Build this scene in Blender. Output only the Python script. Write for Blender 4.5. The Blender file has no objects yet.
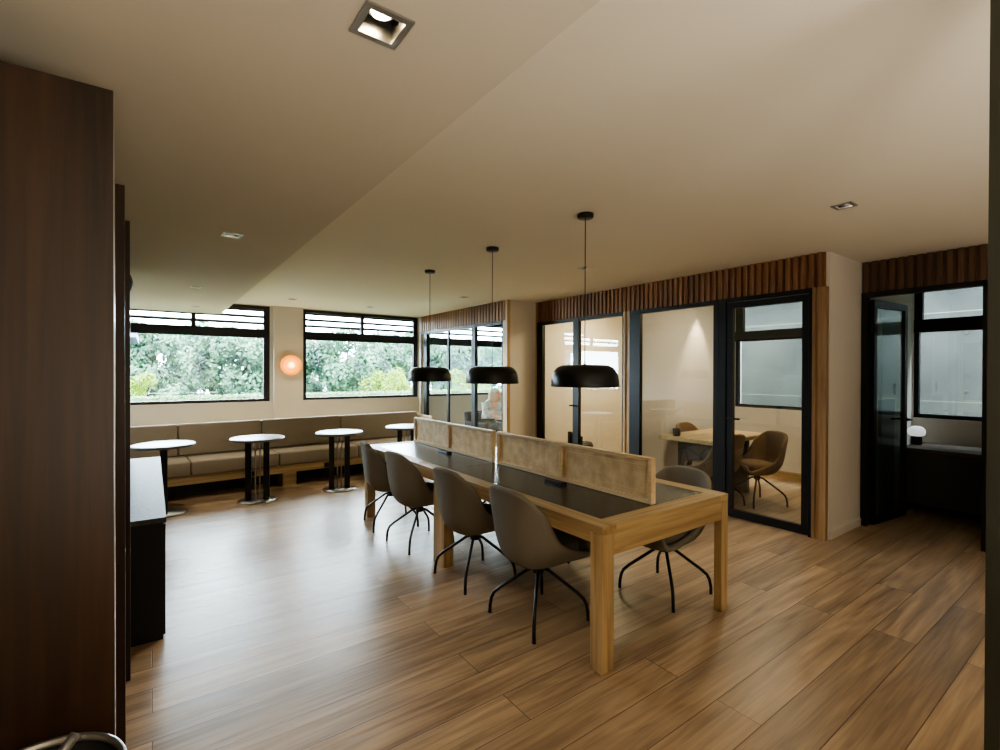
import bpy, bmesh, math, random
from mathutils import Vector, Matrix
random.seed(7)
PI = math.pi
scn = bpy.context.scene
col = scn.collection

# ------------------------------------------------------------ materials
def srgb(r, g, b):
    f = lambda c: (c/255/12.92) if c/255 <= .04045 else ((c/255+.055)/1.055)**2.4
    return (f(r), f(g), f(b), 1)

def newmat(name):
    m = bpy.data.materials.new(name); m.use_nodes = True
    nt = m.node_tree
    return m, nt, nt.nodes['Principled BSDF'], nt.nodes['Material Output']

def plain(name, c, rough=.5, metal=0, bump=0, bscale=200, var=0, spec=.5):
    m, nt, b, o = newmat(name)
    b.inputs['Base Color'].default_value = c
    b.inputs['Roughness'].default_value = rough
    b.inputs['Metallic'].default_value = metal
    b.inputs['Specular IOR Level'].default_value = spec
    tc = nt.nodes.new('ShaderNodeTexCoord')
    nz = nt.nodes.new('ShaderNodeTexNoise'); nz.inputs['Scale'].default_value = bscale
    nz.inputs['Detail'].default_value = 3
    nt.links.new(tc.outputs['Object'], nz.inputs['Vector'])
    if bump:
        bp = nt.nodes.new('ShaderNodeBump'); bp.inputs['Strength'].default_value = bump
        bp.inputs['Distance'].default_value = .004
        nt.links.new(nz.outputs['Fac'], bp.inputs['Height'])
        nt.links.new(bp.outputs['Normal'], b.inputs['Normal'])
    if var:
        mx = nt.nodes.new('ShaderNodeMix'); mx.data_type = 'RGBA'
        mx.inputs[6].default_value = tuple(v*(1-var) for v in c[:3])+(1,)
        mx.inputs[7].default_value = tuple(min(1, v*(1+var)) for v in c[:3])+(1,)
        nt.links.new(nz.outputs['Fac'], mx.inputs[0])
        nt.links.new(mx.outputs[2], b.inputs['Base Color'])
    return m

def wood(name, c1, c2, axis=2, rough=.45, scale=1.0, bump=.15):
    m, nt, b, o = newmat(name)
    tc = nt.nodes.new('ShaderNodeTexCoord')
    mp = nt.nodes.new('ShaderNodeMapping')
    s = [38*scale]*3; s[axis] = 1.6*scale
    mp.inputs['Scale'].default_value = s
    n1 = nt.nodes.new('ShaderNodeTexNoise'); n1.inputs['Scale'].default_value = 1; n1.inputs['Detail'].default_value = 6
    n1.inputs['Distortion'].default_value = .6
    mp2 = nt.nodes.new('ShaderNodeMapping')
    s2 = [5*scale]*3; s2[axis] = .5*scale
    mp2.inputs['Scale'].default_value = s2
    n2 = nt.nodes.new('ShaderNodeTexNoise'); n2.inputs['Scale'].default_value = 1; n2.inputs['Detail'].default_value = 3
    nt.links.new(tc.outputs['Object'], mp.inputs['Vector']); nt.links.new(mp.outputs[0], n1.inputs['Vector'])
    nt.links.new(tc.outputs['Object'], mp2.inputs['Vector']); nt.links.new(mp2.outputs[0], n2.inputs['Vector'])
    ad = nt.nodes.new('ShaderNodeMath'); ad.operation = 'ADD'
    nt.links.new(n1.outputs['Fac'], ad.inputs[0]); nt.links.new(n2.outputs['Fac'], ad.inputs[1])
    rp = nt.nodes.new('ShaderNodeValToRGB')
    rp.color_ramp.elements[0].position = .38; rp.color_ramp.elements[0].color = c1
    rp.color_ramp.elements[1].position = .64; rp.color_ramp.elements[1].color = c2
    hf = nt.nodes.new('ShaderNodeMath'); hf.operation = 'MULTIPLY'; hf.inputs[1].default_value = .5
    nt.links.new(ad.outputs[0], hf.inputs[0]); nt.links.new(hf.outputs[0], rp.inputs['Fac'])
    nt.links.new(rp.outputs['Color'], b.inputs['Base Color'])
    b.inputs['Roughness'].default_value = rough
    bp = nt.nodes.new('ShaderNodeBump'); bp.inputs['Strength'].default_value = bump; bp.inputs['Distance'].default_value = .002
    nt.links.new(n1.outputs['Fac'], bp.inputs['Height']); nt.links.new(bp.outputs['Normal'], b.inputs['Normal'])
    return m

def floor_mat():
    m, nt, b, o = newmat('oak_plank_floor')
    L = nt.links
    tc = nt.nodes.new('ShaderNodeTexCoord')
    br = nt.nodes.new('ShaderNodeTexBrick')
    br.inputs['Scale'].default_value = 1
    br.inputs['Brick Width'].default_value = 2.1
    br.inputs['Row Height'].default_value = .20
    br.inputs['Mortar Size'].default_value = .0022
    br.inputs['Mortar Smooth'].default_value = .4
    br.inputs['Color1'].default_value = (0, 0, 0, 1); br.inputs['Color2'].default_value = (1, 1, 1, 1)
    br.inputs['Mortar'].default_value = (.5, .5, .5, 1)
    br.offset = .37; br.offset_frequency = 2
    L.new(tc.outputs['Object'], br.inputs['Vector'])
    # shift grain per plank
    sc = nt.nodes.new('ShaderNodeVectorMath'); sc.operation = 'SCALE'; sc.inputs['Scale'].default_value = 7
    L.new(br.outputs['Color'], sc.inputs[0])
    ad = nt.nodes.new('ShaderNodeVectorMath'); ad.operation = 'ADD'
    L.new(tc.outputs['Object'], ad.inputs[0]); L.new(sc.outputs[0], ad.inputs[1])
    def nz(vec, scale, det, dist):
        mp = nt.nodes.new('ShaderNodeMapping'); mp.inputs['Scale'].default_value = vec
        L.new(ad.outputs[0], mp.inputs['Vector'])
        n = nt.nodes.new('ShaderNodeTexNoise'); n.inputs['Scale'].default_value = scale
        n.inputs['Detail'].default_value = det; n.inputs['Distortion'].default_value = dist
        L.new(mp.outputs[0], n.inputs['Vector']); return n
    g1 = nz((1.6, 34, 1), 1.3, 6, .8)
    g2 = nz((.7, 7, 1), 1.0, 4, 1.6)
    rp = nt.nodes.new('ShaderNodeValToRGB')
    rp.color_ramp.elements[0].position = .3; rp.color_ramp.elements[0].color = srgb(102, 81, 62)
    rp.color_ramp.elements[1].position = .66; rp.color_ramp.elements[1].color = srgb(176, 149, 116)
    a = nt.nodes.new('ShaderNodeMath'); a.operation = 'MULTIPLY_ADD'; a.inputs[1].default_value = .45
    L.new(g1.outputs['Fac'], a.inputs[0])
    h = nt.nodes.new('ShaderNodeMath'); h.operation = 'MULTIPLY'; h.inputs[1].default_value = .55
    L.new(g2.outputs['Fac'], h.inputs[0]); L.new(h.outputs[0], a.inputs[2])
    L.new(a.outputs[0], rp.inputs['Fac'])
    # plank to plank variation
    hs = nt.nodes.new('ShaderNodeHueSaturation')
    mr = nt.nodes.new('ShaderNodeMapRange'); mr.inputs['To Min'].default_value = .80; mr.inputs['To Max'].default_value = 1.14
    L.new(br.outputs['Color'], mr.inputs['Value']); L.new(mr.outputs[0], hs.inputs['Value'])
    L.new(rp.outputs['Color'], hs.inputs['Color'])
    mx = nt.nodes.new('ShaderNodeMix'); mx.data_type = 'RGBA'
    mx.inputs[7].default_value = srgb(84, 60, 40)
    L.new(br.outputs['Fac'], mx.inputs[0]); L.new(hs.outputs[0], mx.inputs[6])
    L.new(mx.outputs[2], b.inputs['Base Color'])
    rr = nt.nodes.new('ShaderNodeMapRange'); rr.inputs['To Min'].default_value = .26; rr.inputs['To Max'].default_value = .46
    L.new(g1.outputs['Fac'], rr.inputs['Value']); L.new(rr.outputs[0], b.inputs['Roughness'])
    # bump: grain plus gentle long waves plus plank joints
    g3 = nz((.8, 4.5, 1), 1.3, 2, .5)
    s1 = nt.nodes.new('ShaderNodeMath'); s1.operation = 'MULTIPLY_ADD'; s1.inputs[1].default_value = .35
    L.new(g1.outputs['Fac'], s1.inputs[0]); L.new(g3.outputs['Fac'], s1.inputs[2])
    s2 = nt.nodes.new('ShaderNodeMath'); s2.operation = 'MULTIPLY_ADD'; s2.inputs[1].default_value = -.8
    L.new(br.outputs['Fac'], s2.inputs[0]); L.new(s1.outputs[0], s2.inputs[2])
    bp = nt.nodes.new('ShaderNodeBump'); bp.inputs['Strength'].default_value = .55; bp.inputs['Distance'].default_value = .004
    L.new(s2.outputs[0], bp.inputs['Height']); L.new(bp.outputs['Normal'], b.inputs['Normal'])
    b.inputs['Specular IOR Level'].default_value = .6
    return m

def glass(name, tint=(1, 1, 1, 1), refl=1.0):
    m = bpy.data.materials.new(name); m.use_nodes = True
    nt = m.node_tree; nt.nodes.clear()
    o = nt.nodes.new('ShaderNodeOutputMaterial')
    t = nt.nodes.new('ShaderNodeBsdfTransparent'); t.inputs[0].default_value = tint
    g = nt.nodes.new('ShaderNodeBsdfGlossy'); g.inputs['Roughness'].default_value = .0
    g.inputs[0].default_value = (1, 1, 1, 1)
    lw_ = nt.nodes.new('ShaderNodeLayerWeight'); lw_.inputs[0].default_value = .5
    pw = nt.nodes.new('ShaderNodeMath'); pw.operation = 'POWER'; pw.inputs[1].default_value = 5
    f = nt.nodes.new('ShaderNodeMath'); f.operation = 'MULTIPLY_ADD'; f.inputs[1].default_value = .96; f.inputs[2].default_value = .04
    nt.links.new(lw_.outputs['Facing'], pw.inputs[0]); nt.links.new(pw.outputs[0], f.inputs[0])
    mu = nt.nodes.new('ShaderNodeMath'); mu.operation = 'MULTIPLY'; mu.inputs[1].default_value = refl; mu.use_clamp = True
    x = nt.nodes.new('ShaderNodeMixShader')
    nt.links.new(f.outputs[0], mu.inputs[0]); nt.links.new(mu.outputs[0], x.inputs[0])
    nt.links.new(t.outputs[0], x.inputs[1]); nt.links.new(g.outputs[0], x.inputs[2])
    nt.links.new(x.outputs[0], o.inputs[0])
    return m

def emit(name, c, s):
    m, nt, b, o = newmat(name)
    b.inputs['Base Color'].default_value = tuple(v*.35 for v in c[:3])+(1,) if s < 3 and c[2] < .3 else c
    b.inputs['Emission Color'].default_value = c
    b.inputs['Emission Strength'].default_value = s
    return m

def cane_mat():
    m, nt, b, o = newmat('woven_cane')
    L = nt.links
    tc = nt.nodes.new('ShaderNodeTexCoord'); sp = nt.nodes.new('ShaderNodeSeparateXYZ')
    L.new(tc.outputs['Object'], sp.inputs[0])
    def mt(op, a, bb=None, c=None):
        n = nt.nodes.new('ShaderNodeMath'); n.operation = op
        for i, v in enumerate((a, bb, c)):
            if v is None: continue
            if isinstance(v, (int, float)): n.inputs[i].default_value = v
            else: L.new(v, n.inputs[i])
        return n.outputs[0]
    k = 2*PI/.014
    sy = mt('ABSOLUTE', mt('SINE', mt('MULTIPLY', sp.outputs['Y'], k)))
    sz = mt('ABSOLUTE', mt('SINE', mt('MULTIPLY', sp.outputs['Z'], k)))
    dg = mt('ABSOLUTE', mt('SINE', mt('MULTIPLY', mt('ADD', sp.outputs['Y'], sp.outputs['Z']), k*.5)))
    hole = mt('MULTIPLY', mt('MULTIPLY', sy, sz), dg)
    hm = mt('GREATER_THAN', hole, .55)
    nz = nt.nodes.new('ShaderNodeTexNoise'); nz.inputs['Scale'].default_value = 14; nz.inputs['Detail'].default_value = 4
    L.new(tc.outputs['Object'], nz.inputs['Vector'])
    rp = nt.nodes.new('ShaderNodeValToRGB')
    rp.color_ramp.elements[0].position = .3; rp.color_ramp.elements[0].color = srgb(214, 194, 156)
    rp.color_ramp.elements[1].position = .7; rp.color_ramp.elements[1].color = srgb(246, 232, 202)
    L.new(nz.outputs['Fac'], rp.inputs['Fac']); L.new(rp.outputs['Color'], b.inputs['Base Color'])
    b.inputs['Roughness'].default_value = .5
    L.new(mt('SUBTRACT', 1.0, mt('MULTIPLY', hm, .85)), b.inputs['Alpha'])
    tl = nt.nodes.new('ShaderNodeBsdfTranslucent'); L.new(rp.outputs['Color'], tl.inputs[0])
    ms = nt.nodes.new('ShaderNodeMixShader'); ms.inputs[0].default_value = .45
    L.new(b.outputs[0], ms.inputs[1]); L.new(tl.outputs[0], ms.inputs[2]); L.new(ms.outputs[0], o.inputs[0])
    bp = nt.nodes.new('ShaderNodeBump'); bp.inputs['Strength'].default_value = .5; bp.inputs['Distance'].default_value = .003
    L.new(hole, bp.inputs['Height']); L.new(bp.outputs['Normal'], b.inputs['Normal'])
    return m

def concrete_mat():
    m, nt, b, o = newmat('board_concrete')
    L = nt.links
    tc = nt.nodes.new('ShaderNodeTexCoord')
    nz = nt.nodes.new('ShaderNodeTexNoise'); nz.inputs['Scale'].default_value = 1.7; nz.inputs['Detail'].default_value = 8
    L.new(tc.outputs['Object'], nz.inputs['Vector'])
    rp = nt.nodes.new('ShaderNodeValToRGB')
    rp.color_ramp.elements[0].position = .3; rp.color_ramp.elements[0].color = srgb(28, 30, 28)
    rp.color_ramp.elements[1].position = .75; rp.color_ramp.elements[1].color = srgb(58, 60, 56)
    L.new(nz.outputs['Fac'], rp.inputs['Fac']); L.new(rp.outputs['Color'], b.inputs['Base Color'])
    b.inputs['Roughness'].default_value = .85
    return m

def leaf_mat(name, c, c2, tr=.35):
    m, nt, b, o = newmat(name)
    L = nt.links
    gi = nt.nodes.new('ShaderNodeTexCoord')
    nz = nt.nodes.new('ShaderNodeTexNoise'); nz.inputs['Scale'].default_value = 2.2; nz.inputs['Detail'].default_value = 5
    L.new(gi.outputs['Object'], nz.inputs['Vector'])
    rp = nt.nodes.new('ShaderNodeValToRGB')
    rp.color_ramp.elements[0].position = .35; rp.color_ramp.elements[0].color = c
    rp.color_ramp.elements[1].position = .65; rp.color_ramp.elements[1].color = c2
    L.new(nz.outputs['Fac'], rp.inputs['Fac']); L.new(rp.outputs['Color'], b.inputs['Base Color'])
    b.inputs['Roughness'].default_value = .6
    t = nt.nodes.new('ShaderNodeBsdfTranslucent'); L.new(rp.outputs['Color'], t.inputs[0])
    x = nt.nodes.new('ShaderNodeMixShader'); x.inputs[0].default_value = tr
    L.new(b.outputs[0], x.inputs[1]); L.new(t.outputs[0], x.inputs[2]); L.new(x.outputs[0], o.inputs[0])
    return m

M = dict(
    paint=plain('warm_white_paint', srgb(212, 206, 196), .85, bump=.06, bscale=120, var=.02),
    soffit=plain('soffit_paint_shaded', srgb(206, 199, 184), .9, bump=.04, bscale=120, var=.015),  # ceiling paint with the soffit's shade put into its colour
    ceil=plain('ceiling_paint', srgb(226, 220, 206), .9, bump=.04, bscale=120, var=.015),
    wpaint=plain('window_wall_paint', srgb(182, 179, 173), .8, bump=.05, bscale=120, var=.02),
    floor=floor_mat(),
    dark_wood=wood('dark_stained_wood', srgb(32, 20, 12), srgb(60, 39, 24), 2, .42),
    slat=wood('oak_slats', srgb(104, 70, 45), srgb(152, 110, 74), 2, .5),
    jamb=wood('oak_jamb', srgb(120, 92, 62), srgb(164, 132, 92), 2, .5),
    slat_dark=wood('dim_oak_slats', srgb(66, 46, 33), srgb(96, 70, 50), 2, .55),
    oakY=wood('oak_long_grain', srgb(150, 125, 88), srgb(200, 174, 130), 1, .45),
    oakX=wood('oak_cross_grain', srgb(150, 125, 88), srgb(200, 174, 130), 0, .45),
    oakZ=wood('oak_upright_grain', srgb(146, 121, 86), srgb(196, 169, 127), 2, .45),
    oaklight=wood('pale_oak_frame', srgb(210, 184, 142), srgb(238, 218, 182), 1, .45),
    inlay=plain('dark_desk_leather', srgb(52, 53, 49), .24, bump=.05, bscale=420, var=.08, spec=.7),
    black=plain('black_metal', srgb(20, 20, 21), .42, .3, var=.05),
    blackp=plain('black_plastic', srgb(16, 16, 17), .5, var=.05),
    pend=plain('black_pendant_lacquer', srgb(22, 25, 23), .33, .2, var=.05),
    steel=plain('brushed_steel', srgb(170, 168, 162), .3, .9, var=.05),
    cane=cane_mat(),
    fabric=plain('grey_wool_fabric', srgb(128, 123, 113), .95, bump=.6, bscale=420, var=.28, spec=.2),
    fabric2=plain('tan_chair_fabric', srgb(122, 100, 78), .9, bump=.4, bscale=480, var=.18, spec=.2),
    bench=plain('beige_bench_upholstery', srgb(150, 139, 122), .85, bump=.3, bscale=420, var=.1, spec=.3),
    stone=plain('pale_grey_laminate', srgb(112, 117, 122), .36, var=.06, bscale=60),
    terrazzo=plain('speckled_grey_stone', srgb(66, 72, 74), .55, bump=.8, bscale=45, var=.6),
    concrete=concrete_mat(),
    glass=glass('clear_partition_glass', (.95, .97, .95, 1), 1.3),
    wglass=glass('window_glass', (.92, .98, 1, 1), 1.0),
    doorglass=glass('grey_door_glass', (.68, .76, .76, 1), 1.3),
    lamp=emit('warm_lamp', (1, .78, .48, 1), 26),
    lampdim=emit('small_warm_lamp', (1, .86, .66, 1), 16),
    amber=emit('amber_glass_glow', (1, .34, .02, 1), .75),
    ambercore=emit('amber_core_glow', (1, .62, .16, 1), 2.2),
    opal=emit('opal_glass', (.9, .95, .95, 1), .35),
    leafA=leaf_mat('tree_foliage', srgb(24, 52, 46), srgb(86, 124, 94)),
    leafB=leaf_mat('bright_foliage', srgb(80, 104, 30), srgb(124, 146, 40), .5),
    leafC=leaf_mat('hedge_foliage', srgb(70, 98, 60), srgb(118, 142, 96), .4),
    bark=plain('bark', srgb(92, 84, 74), .9, bump=.6, bscale=30, var=.3),
    lawn=plain('lawn', srgb(86, 100, 72), .95, var=.25, bscale=8),
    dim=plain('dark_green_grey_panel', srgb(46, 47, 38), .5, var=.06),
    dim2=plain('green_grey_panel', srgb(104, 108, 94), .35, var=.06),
    desk=plain('dark_desk_panel', srgb(70, 60, 52), .45, var=.1),
    white=plain('white_cabinet', srgb(206, 208, 204), .5, var=.02),
    skin=plain('skin', srgb(214, 160, 132), .6, var=.06),
    hair=plain('pale_blonde_hair', srgb(214, 200, 176), .7, bump=.6, bscale=90, var=.2),
    blouse=plain('white_patterned_blouse', srgb(214, 216, 220), .85, bump=.3, bscale=22, var=.75),
    trouser=plain('dark_trousers', srgb(48, 50, 58), .9, var=.1),
    cup=plain('black_cup', srgb(18, 18, 20), .4, var=.05),
    houseW=plain('pale_render', srgb(110, 120, 134), .9, var=.05),
    houseR=plain('grey_roof', srgb(96, 104, 120), .9, var=.1),
)

# ------------------------------------------------------------ mesh helpers
class MB:
    def __init__(s): s.bm = bmesh.new()
    def box(s, a, b, rz=0, bevel=0, rx=0, ry=0):
        c = [(a[i]+b[i])/2 for i in range(3)]; d = [abs(b[i]-a[i]) for i in range(3)]
        r = bmesh.ops.create_cube(s.bm, size=1)
        vs = r['verts']
        bmesh.ops.scale(s.bm, vec=d, verts=vs)
        if bevel:
            es = list({e for v in vs for e in v.link_edges})
            q = bmesh.ops.bevel(s.bm, geom=es, offset=bevel, segments=2, affect='EDGES', profile=.6)
            vs = list({v for f in q['faces'] for v in f.verts} | {v for v in vs if v.is_valid})
        mat = Matrix.Translation(c) @ Matrix.Rotation(rz, 4, 'Z') @ Matrix.Rotation(ry, 4, 'Y') @ Matrix.Rotation(rx, 4, 'X')
        bmesh.ops.transform(s.bm, matrix=mat, verts=vs)
        return s
    def cyl(s, x, y, z0, z1, r, r2=None, n=32):
        r2 = r if r2 is None else r2
        q = bmesh.ops.create_cone(s.bm, cap_ends=True, segments=n, radius1=r, radius2=r2, depth=z1-z0)
        bmesh.ops.translate(s.bm, vec=(x, y, (z0+z1)/2), verts=q['verts'])
        return s
    def lathe(s, prof, n=48, c=(0, 0, 0), mat=None):
        rings = []
        for r, z in prof:
            if r < 1e-6:
                rings.append([s.bm.verts.new((c[0], c[1], c[2]+z))])
            else:
                rings.append([s.bm.verts.new((c[0]+r*math.cos(2*PI*i/n), c[1]+r*math.sin(2*PI*i/n), c[2]+z)) for i in range(n)])
        for A, B in zip(rings, rings[1:]):
            for i in range(n):
                j = (i+1) % n
                if len(A) == 1 and len(B) == 1: continue
                if len(A) == 1: f = (A[0], B[j], B[i])
                elif len(B) == 1: f = (A[i], A[j], B[0])
                else: f = (A[i], A[j], B[j], B[i])
                s.bm.faces.new(f)
        if mat is not None:
            bmesh.ops.transform(s.bm, matrix=mat, verts=[v for R in rings for v in R])
        return s
    def tube(s, pts, r, n=10, r_end=None):
        pts = [Vector(p) for p in pts]; rings = []
        up = Vector((0, 0, 1))
        for k, p in enumerate(pts):
            if k == 0: t = pts[1]-p
            elif k == len(pts)-1: t = p-pts[k-1]
            else: t = (pts[k+1]-p).normalized()+(p-pts[k-1]).normalized()
            t.normalize()
            a = t.cross(up)
            if a.length < .05: a = t.cross(Vector((0, 1, 0)))
            a.normalize(); b = t.cross(a).normalized()
            if rings and (a.dot(pa) < 0): a = -a; b = -b
            pa = a
            rr = r if r_end is None else r+(r_end-r)*k/(len(pts)-1)
            rings.append([s.bm.verts.new(p+a*rr*math.cos(2*PI*i/n)+b*rr*math.sin(2*PI*i/n)) for i in range(n)])
        for A, B in zip(rings, rings[1:]):
            for i in range(n):
                j = (i+1) % n
                s.bm.faces.new((A[i], A[j], B[j], B[i]))
        s.bm.faces.new(rings[0]); s.bm.faces.new(rings[-1][::-1])
        return s
    def build(s, name, mat, parent=None, smooth=False, kind=None):
        bmesh.ops.recalc_face_normals(s.bm, faces=s.bm.faces[:])
        me = bpy.data.meshes.new(name); s.bm.to_mesh(me); s.bm.free()
        if smooth:
            for p in me.polygons: p.use_smooth = True
        me.materials.append(mat)
        o = bpy.data.objects.new(name, me); col.objects.link(o)
        if parent: o.parent = parent
        if kind: o['kind'] = kind
        return o

def smooth_angle(o, ang=35):
    me = o.data
    for p in me.polygons: p.use_smooth = True
    bm = bmesh.new(); bm.from_mesh(me)
    for e in bm.edges:
        if len(e.link_faces) == 2 and e.calc_face_angle(0) > math.radians(ang): e.smooth = False
    bm.to_mesh(me); bm.free()
    return o

def struct(name, mb, mat, parent=None):
    return mb.build(name, mat, parent, kind='structure' if parent is None else None)

def thing(name, label, cat, loc=(0, 0, 0), rz=0, group=None, kind=None):
    o = bpy.data.objects.new(name, None); col.objects.link(o)
    o.empty_display_size = .1
    o.location = loc; o.rotation_euler = (0, 0, rz)
    if label: o['label'] = label
    if cat: o['category'] = cat
    if group: o['group'] = group
    if kind: o['kind'] = kind
    return o

def tag(o, label, cat, group=None, kind=None):
    o['label'] = label; o['category'] = cat
    if group: o['group'] = group
    if kind: o['kind'] = kind
    return o

def dup(root, loc, rz, label, group=None):
    r = root.copy(); col.objects.link(r); r.location = loc; r.rotation_euler = (0, 0, rz)
    r['label'] = label
    if group: r['group'] = group
    def rec(src, dst):
        for ch in [c for c in bpy.data.objects if c.parent is src]:
            c = ch.copy(); col.objects.link(c); c.parent = dst
            rec(ch, c)
    rec(root, r)
    return r

# ------------------------------------------------------------ dimensions
C = 2.59; SOF = 2.40; SX = .88
YB = 8.72; XG = 4.90; XF = 4.34; XA = 5.70; XR = 7.30
XL = -.80; YN = -2.2

# ------------------------------------------------------------ downlight positions
soffit_lights = [(.485, 1.20, .052, True), (.43, 3.61, .045, False), (.38, 6.07, .045, False), (.49, 7.9, .045, False), (.45, -1.2, .045, False)]
main_lights = [(1.71, 7.69, .045), (2.97, 7.84, .045), (3.67, 5.98, .045), (3.66, 3.56, .045), (3.65, 1.235, .045), (3.65, -1.1, .045)]

def plate(name, x0, x1, y0, y1, z, holes, mat):
    xs = sorted({x0, x1} | {round(h[0]+s*h[2], 4) for h in holes for s in (-1, 1)})
    ys = sorted({y0, y1} | {round(h[1]+s*h[2], 4) for h in holes for s in (-1, 1)})
    bm = bmesh.new(); V = {}
    def v(x, y):
        if (x, y) not in V: V[(x, y)] = bm.verts.new((x, y, z))
        return V[(x, y)]
    for a, b in zip(xs, xs[1:]):
        for c, d in zip(ys, ys[1:]):
            cx, cy = (a+b)/2, (c+d)/2
            if any(abs(cx-h[0]) < h[2] and abs(cy-h[1]) < h[2] for h in holes): continue
            bm.faces.new((v(a, c), v(a, d), v(b, d), v(b, c)))
    me = bpy.data.meshes.new(name); bm.to_mesh(me); bm.free(); me.materials.append(mat)
    o = bpy.data.objects.new(name, me); col.objects.link(o); o['kind'] = 'structure'
    return o

# ------------------------------------------------------------ shell
struct('floor', MB().box((XL-.2, YN-.2, -.15), (XR+.2, YB+.2, 0)), M['floor'])
plate('ceiling', SX, XR+.01, YN, YB+.01, C, main_lights, M['ceil'])
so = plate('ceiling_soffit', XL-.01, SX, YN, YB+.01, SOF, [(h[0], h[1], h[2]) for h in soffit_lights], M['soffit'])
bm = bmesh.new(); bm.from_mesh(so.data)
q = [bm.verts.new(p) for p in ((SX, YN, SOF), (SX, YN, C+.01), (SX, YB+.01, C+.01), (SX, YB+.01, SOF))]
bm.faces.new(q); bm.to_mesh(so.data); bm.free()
struct('ceiling_slab', MB().box((XL-.2, YN-.2, 2.80), (XR+.2, YB+.25, 2.98)), M['ceil'])

struct('wall_left', MB().box((XL-.2, YN-.2, 0), (XL, YB+.2, 2.8)), M['paint'])
struct('wall_front', MB().box((XL, YN-.2, 0), (XR+.2, YN, 2.8)), M['paint'])
# window wall (Y = YB)
W = [(-.68, 1.59), (2.10, 4.29), (4.50, 6.95)]
w = MB()
w.box((XL, YB, 0), (XR+.2, YB+.2, 1.01))
w.box((XL, YB, 1.01), (W[0][0], YB+.2, 2.8))
w.box((W[0][1], YB, 1.01), (W[1][0], YB+.2, 2.8))
w.box((W[1][1], YB, 1.01), (W[2][0], YB+.2, 2.8))
w.box((W[2][1], YB, 1.01), (XR+.2, YB+.2, 2.8))
for a, b in W: w.box((a, YB, 2.58), (b, YB+.2, 2.8))
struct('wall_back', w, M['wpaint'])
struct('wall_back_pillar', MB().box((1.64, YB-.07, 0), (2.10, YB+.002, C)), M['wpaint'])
# outer right wall (X = XR) with meeting room window and alcove window
w = MB()
w.box((XR, YN, 0), (XR+.2, YB, .98))
for a, b in ((YN, .55), (1.755, 2.45), (3.91, YB)): w.box((XR, a, .98), (XR+.2, b, 2.8))
for a, b in ((.55, 1.755), (2.45, 3.91)): w.box((XR, a, 2.56), (XR+.2, b, 2.8))
struct('wall_right', w, M['paint'])
# inner walls
struct('wall_alcove_side', MB().box((XG+.02, 1.77, 0), (XR, 1.87, C)), M['paint'])
struct('wall_alcove_front', MB().box((XA, YN, 0), (XA+.12, .87, C)), M['paint'])
struct('wall_between_offices', MB().box((XG+.02, 3.96, 0), (XR, 4.06, C)), M['paint'])
struct('wall_office_pier', MB().box((XF+.03, 5.80, 0), (XR, 5.92, C)), M['paint'])
# baseboards
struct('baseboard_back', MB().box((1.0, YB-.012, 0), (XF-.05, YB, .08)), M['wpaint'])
struct('baseboard_right', MB().box((XR-.015, 1.87, 0), (XR, 3.96, .10)), M['oakY'])
struct('baseboard_alcove', MB().box((XG+.05, 1.757, 0), (XA-.02, 1.77, .07)), M['paint'])

# ------------------------------------------------------------ slatted headers
def header(name, x, y0, y1, z0, z1, mat, pitch=.066, back=.03):
    b = MB(); b.box((x-.005, y0, z0), (x+back, y1, z1))
    n = int((y1-y0)/pitch)
    p = (y1-y0)/n
    for i in range(n):
        yy = y0+p*(i+.22)
        b.box((x-.03, yy, z0), (x-.0049, yy+p*.58, z1))
    return struct(name, b, mat)
header('trim_1', XG, 1.80, 5.75, 2.275, C-.002, M['slat'])
header('trim_2', XF, 5.83, YB-.08, 2.285, C-.002, M['slat'], .085)
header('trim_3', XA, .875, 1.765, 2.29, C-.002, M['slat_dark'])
struct('trim_4', MB().box((XG-.035, 1.775, 0), (XG+.02, 1.86, 2.275)).box((XG-.045, 1.86, 0), (XG+.02, 1.885, 2.275)), M['jamb'])
struct('trim_5', MB().box((XG-.03, 3.955, 0), (XG+.02, 3.985, 2.275)).box((XG-.03, 4.03, 0), (XG+.02, 4.06, 2.275)).box((XG-.012, 3.985, 0), (XG+.02, 4.03, 2.275)), M['oakZ'])
struct('trim_6', MB().box((XF-.03, 5.785, 0), (XF+.03, 5.83, C-.002)).box((XF-.02, 5.83, 0), (XF+.03, 5.90, 2.285)), M['oakZ'])

# ------------------------------------------------------------ windows on the back wall
def back_window(name, x0, x1, mull):
    z0, z1 = 1.01, 2.58; y0, y1 = YB+.02, YB+.09
    f = MB()
    f.box((x0, y0, z0), (x1, y1, z0+.045)); f.box((x0, y0, z1-.05), (x1, y1, z1))
    f.box((x0, y0, z0+.045), (x0+.07, y1, z1-.05)); f.box((x1-.09, y0, z0+.045), (x1, y1, z1-.05))
    f.box((x0+.07, y0-.01, 2.055), (x1-.09, y1, 2.20))
    for mx in mull: f.box((mx-.03, y0, 2.20), (mx+.03, y1, z1-.05))
    r = struct(name, f, M['black'])
    MB().box((x0+.07, YB+.05, z0+.045), (x1-.09, YB+.056, 2.055)).build('window_pane', M['wglass'], r)
    MB().box((x0+.07, YB+.05, 2.20), (x1-.09, YB+.056, z1-.05)).build('upper_pane', M['wglass'], r)
    lv = MB()
    for k in range(3):
        z = 2.285+k*.108
        lv.box((x0+.01, YB+.125, z), (x1-.01, YB+.185, z+.046), rx=.25)
    lv.build('louvre', M['black'], r)
    return r
back_window('window_1', W[0][0], W[0][1], [.52])
back_window('window_2', W[1][0], W[1][1], [3.17])
back_window('window_3', W[2][0], W[2][1], [5.70])

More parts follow.
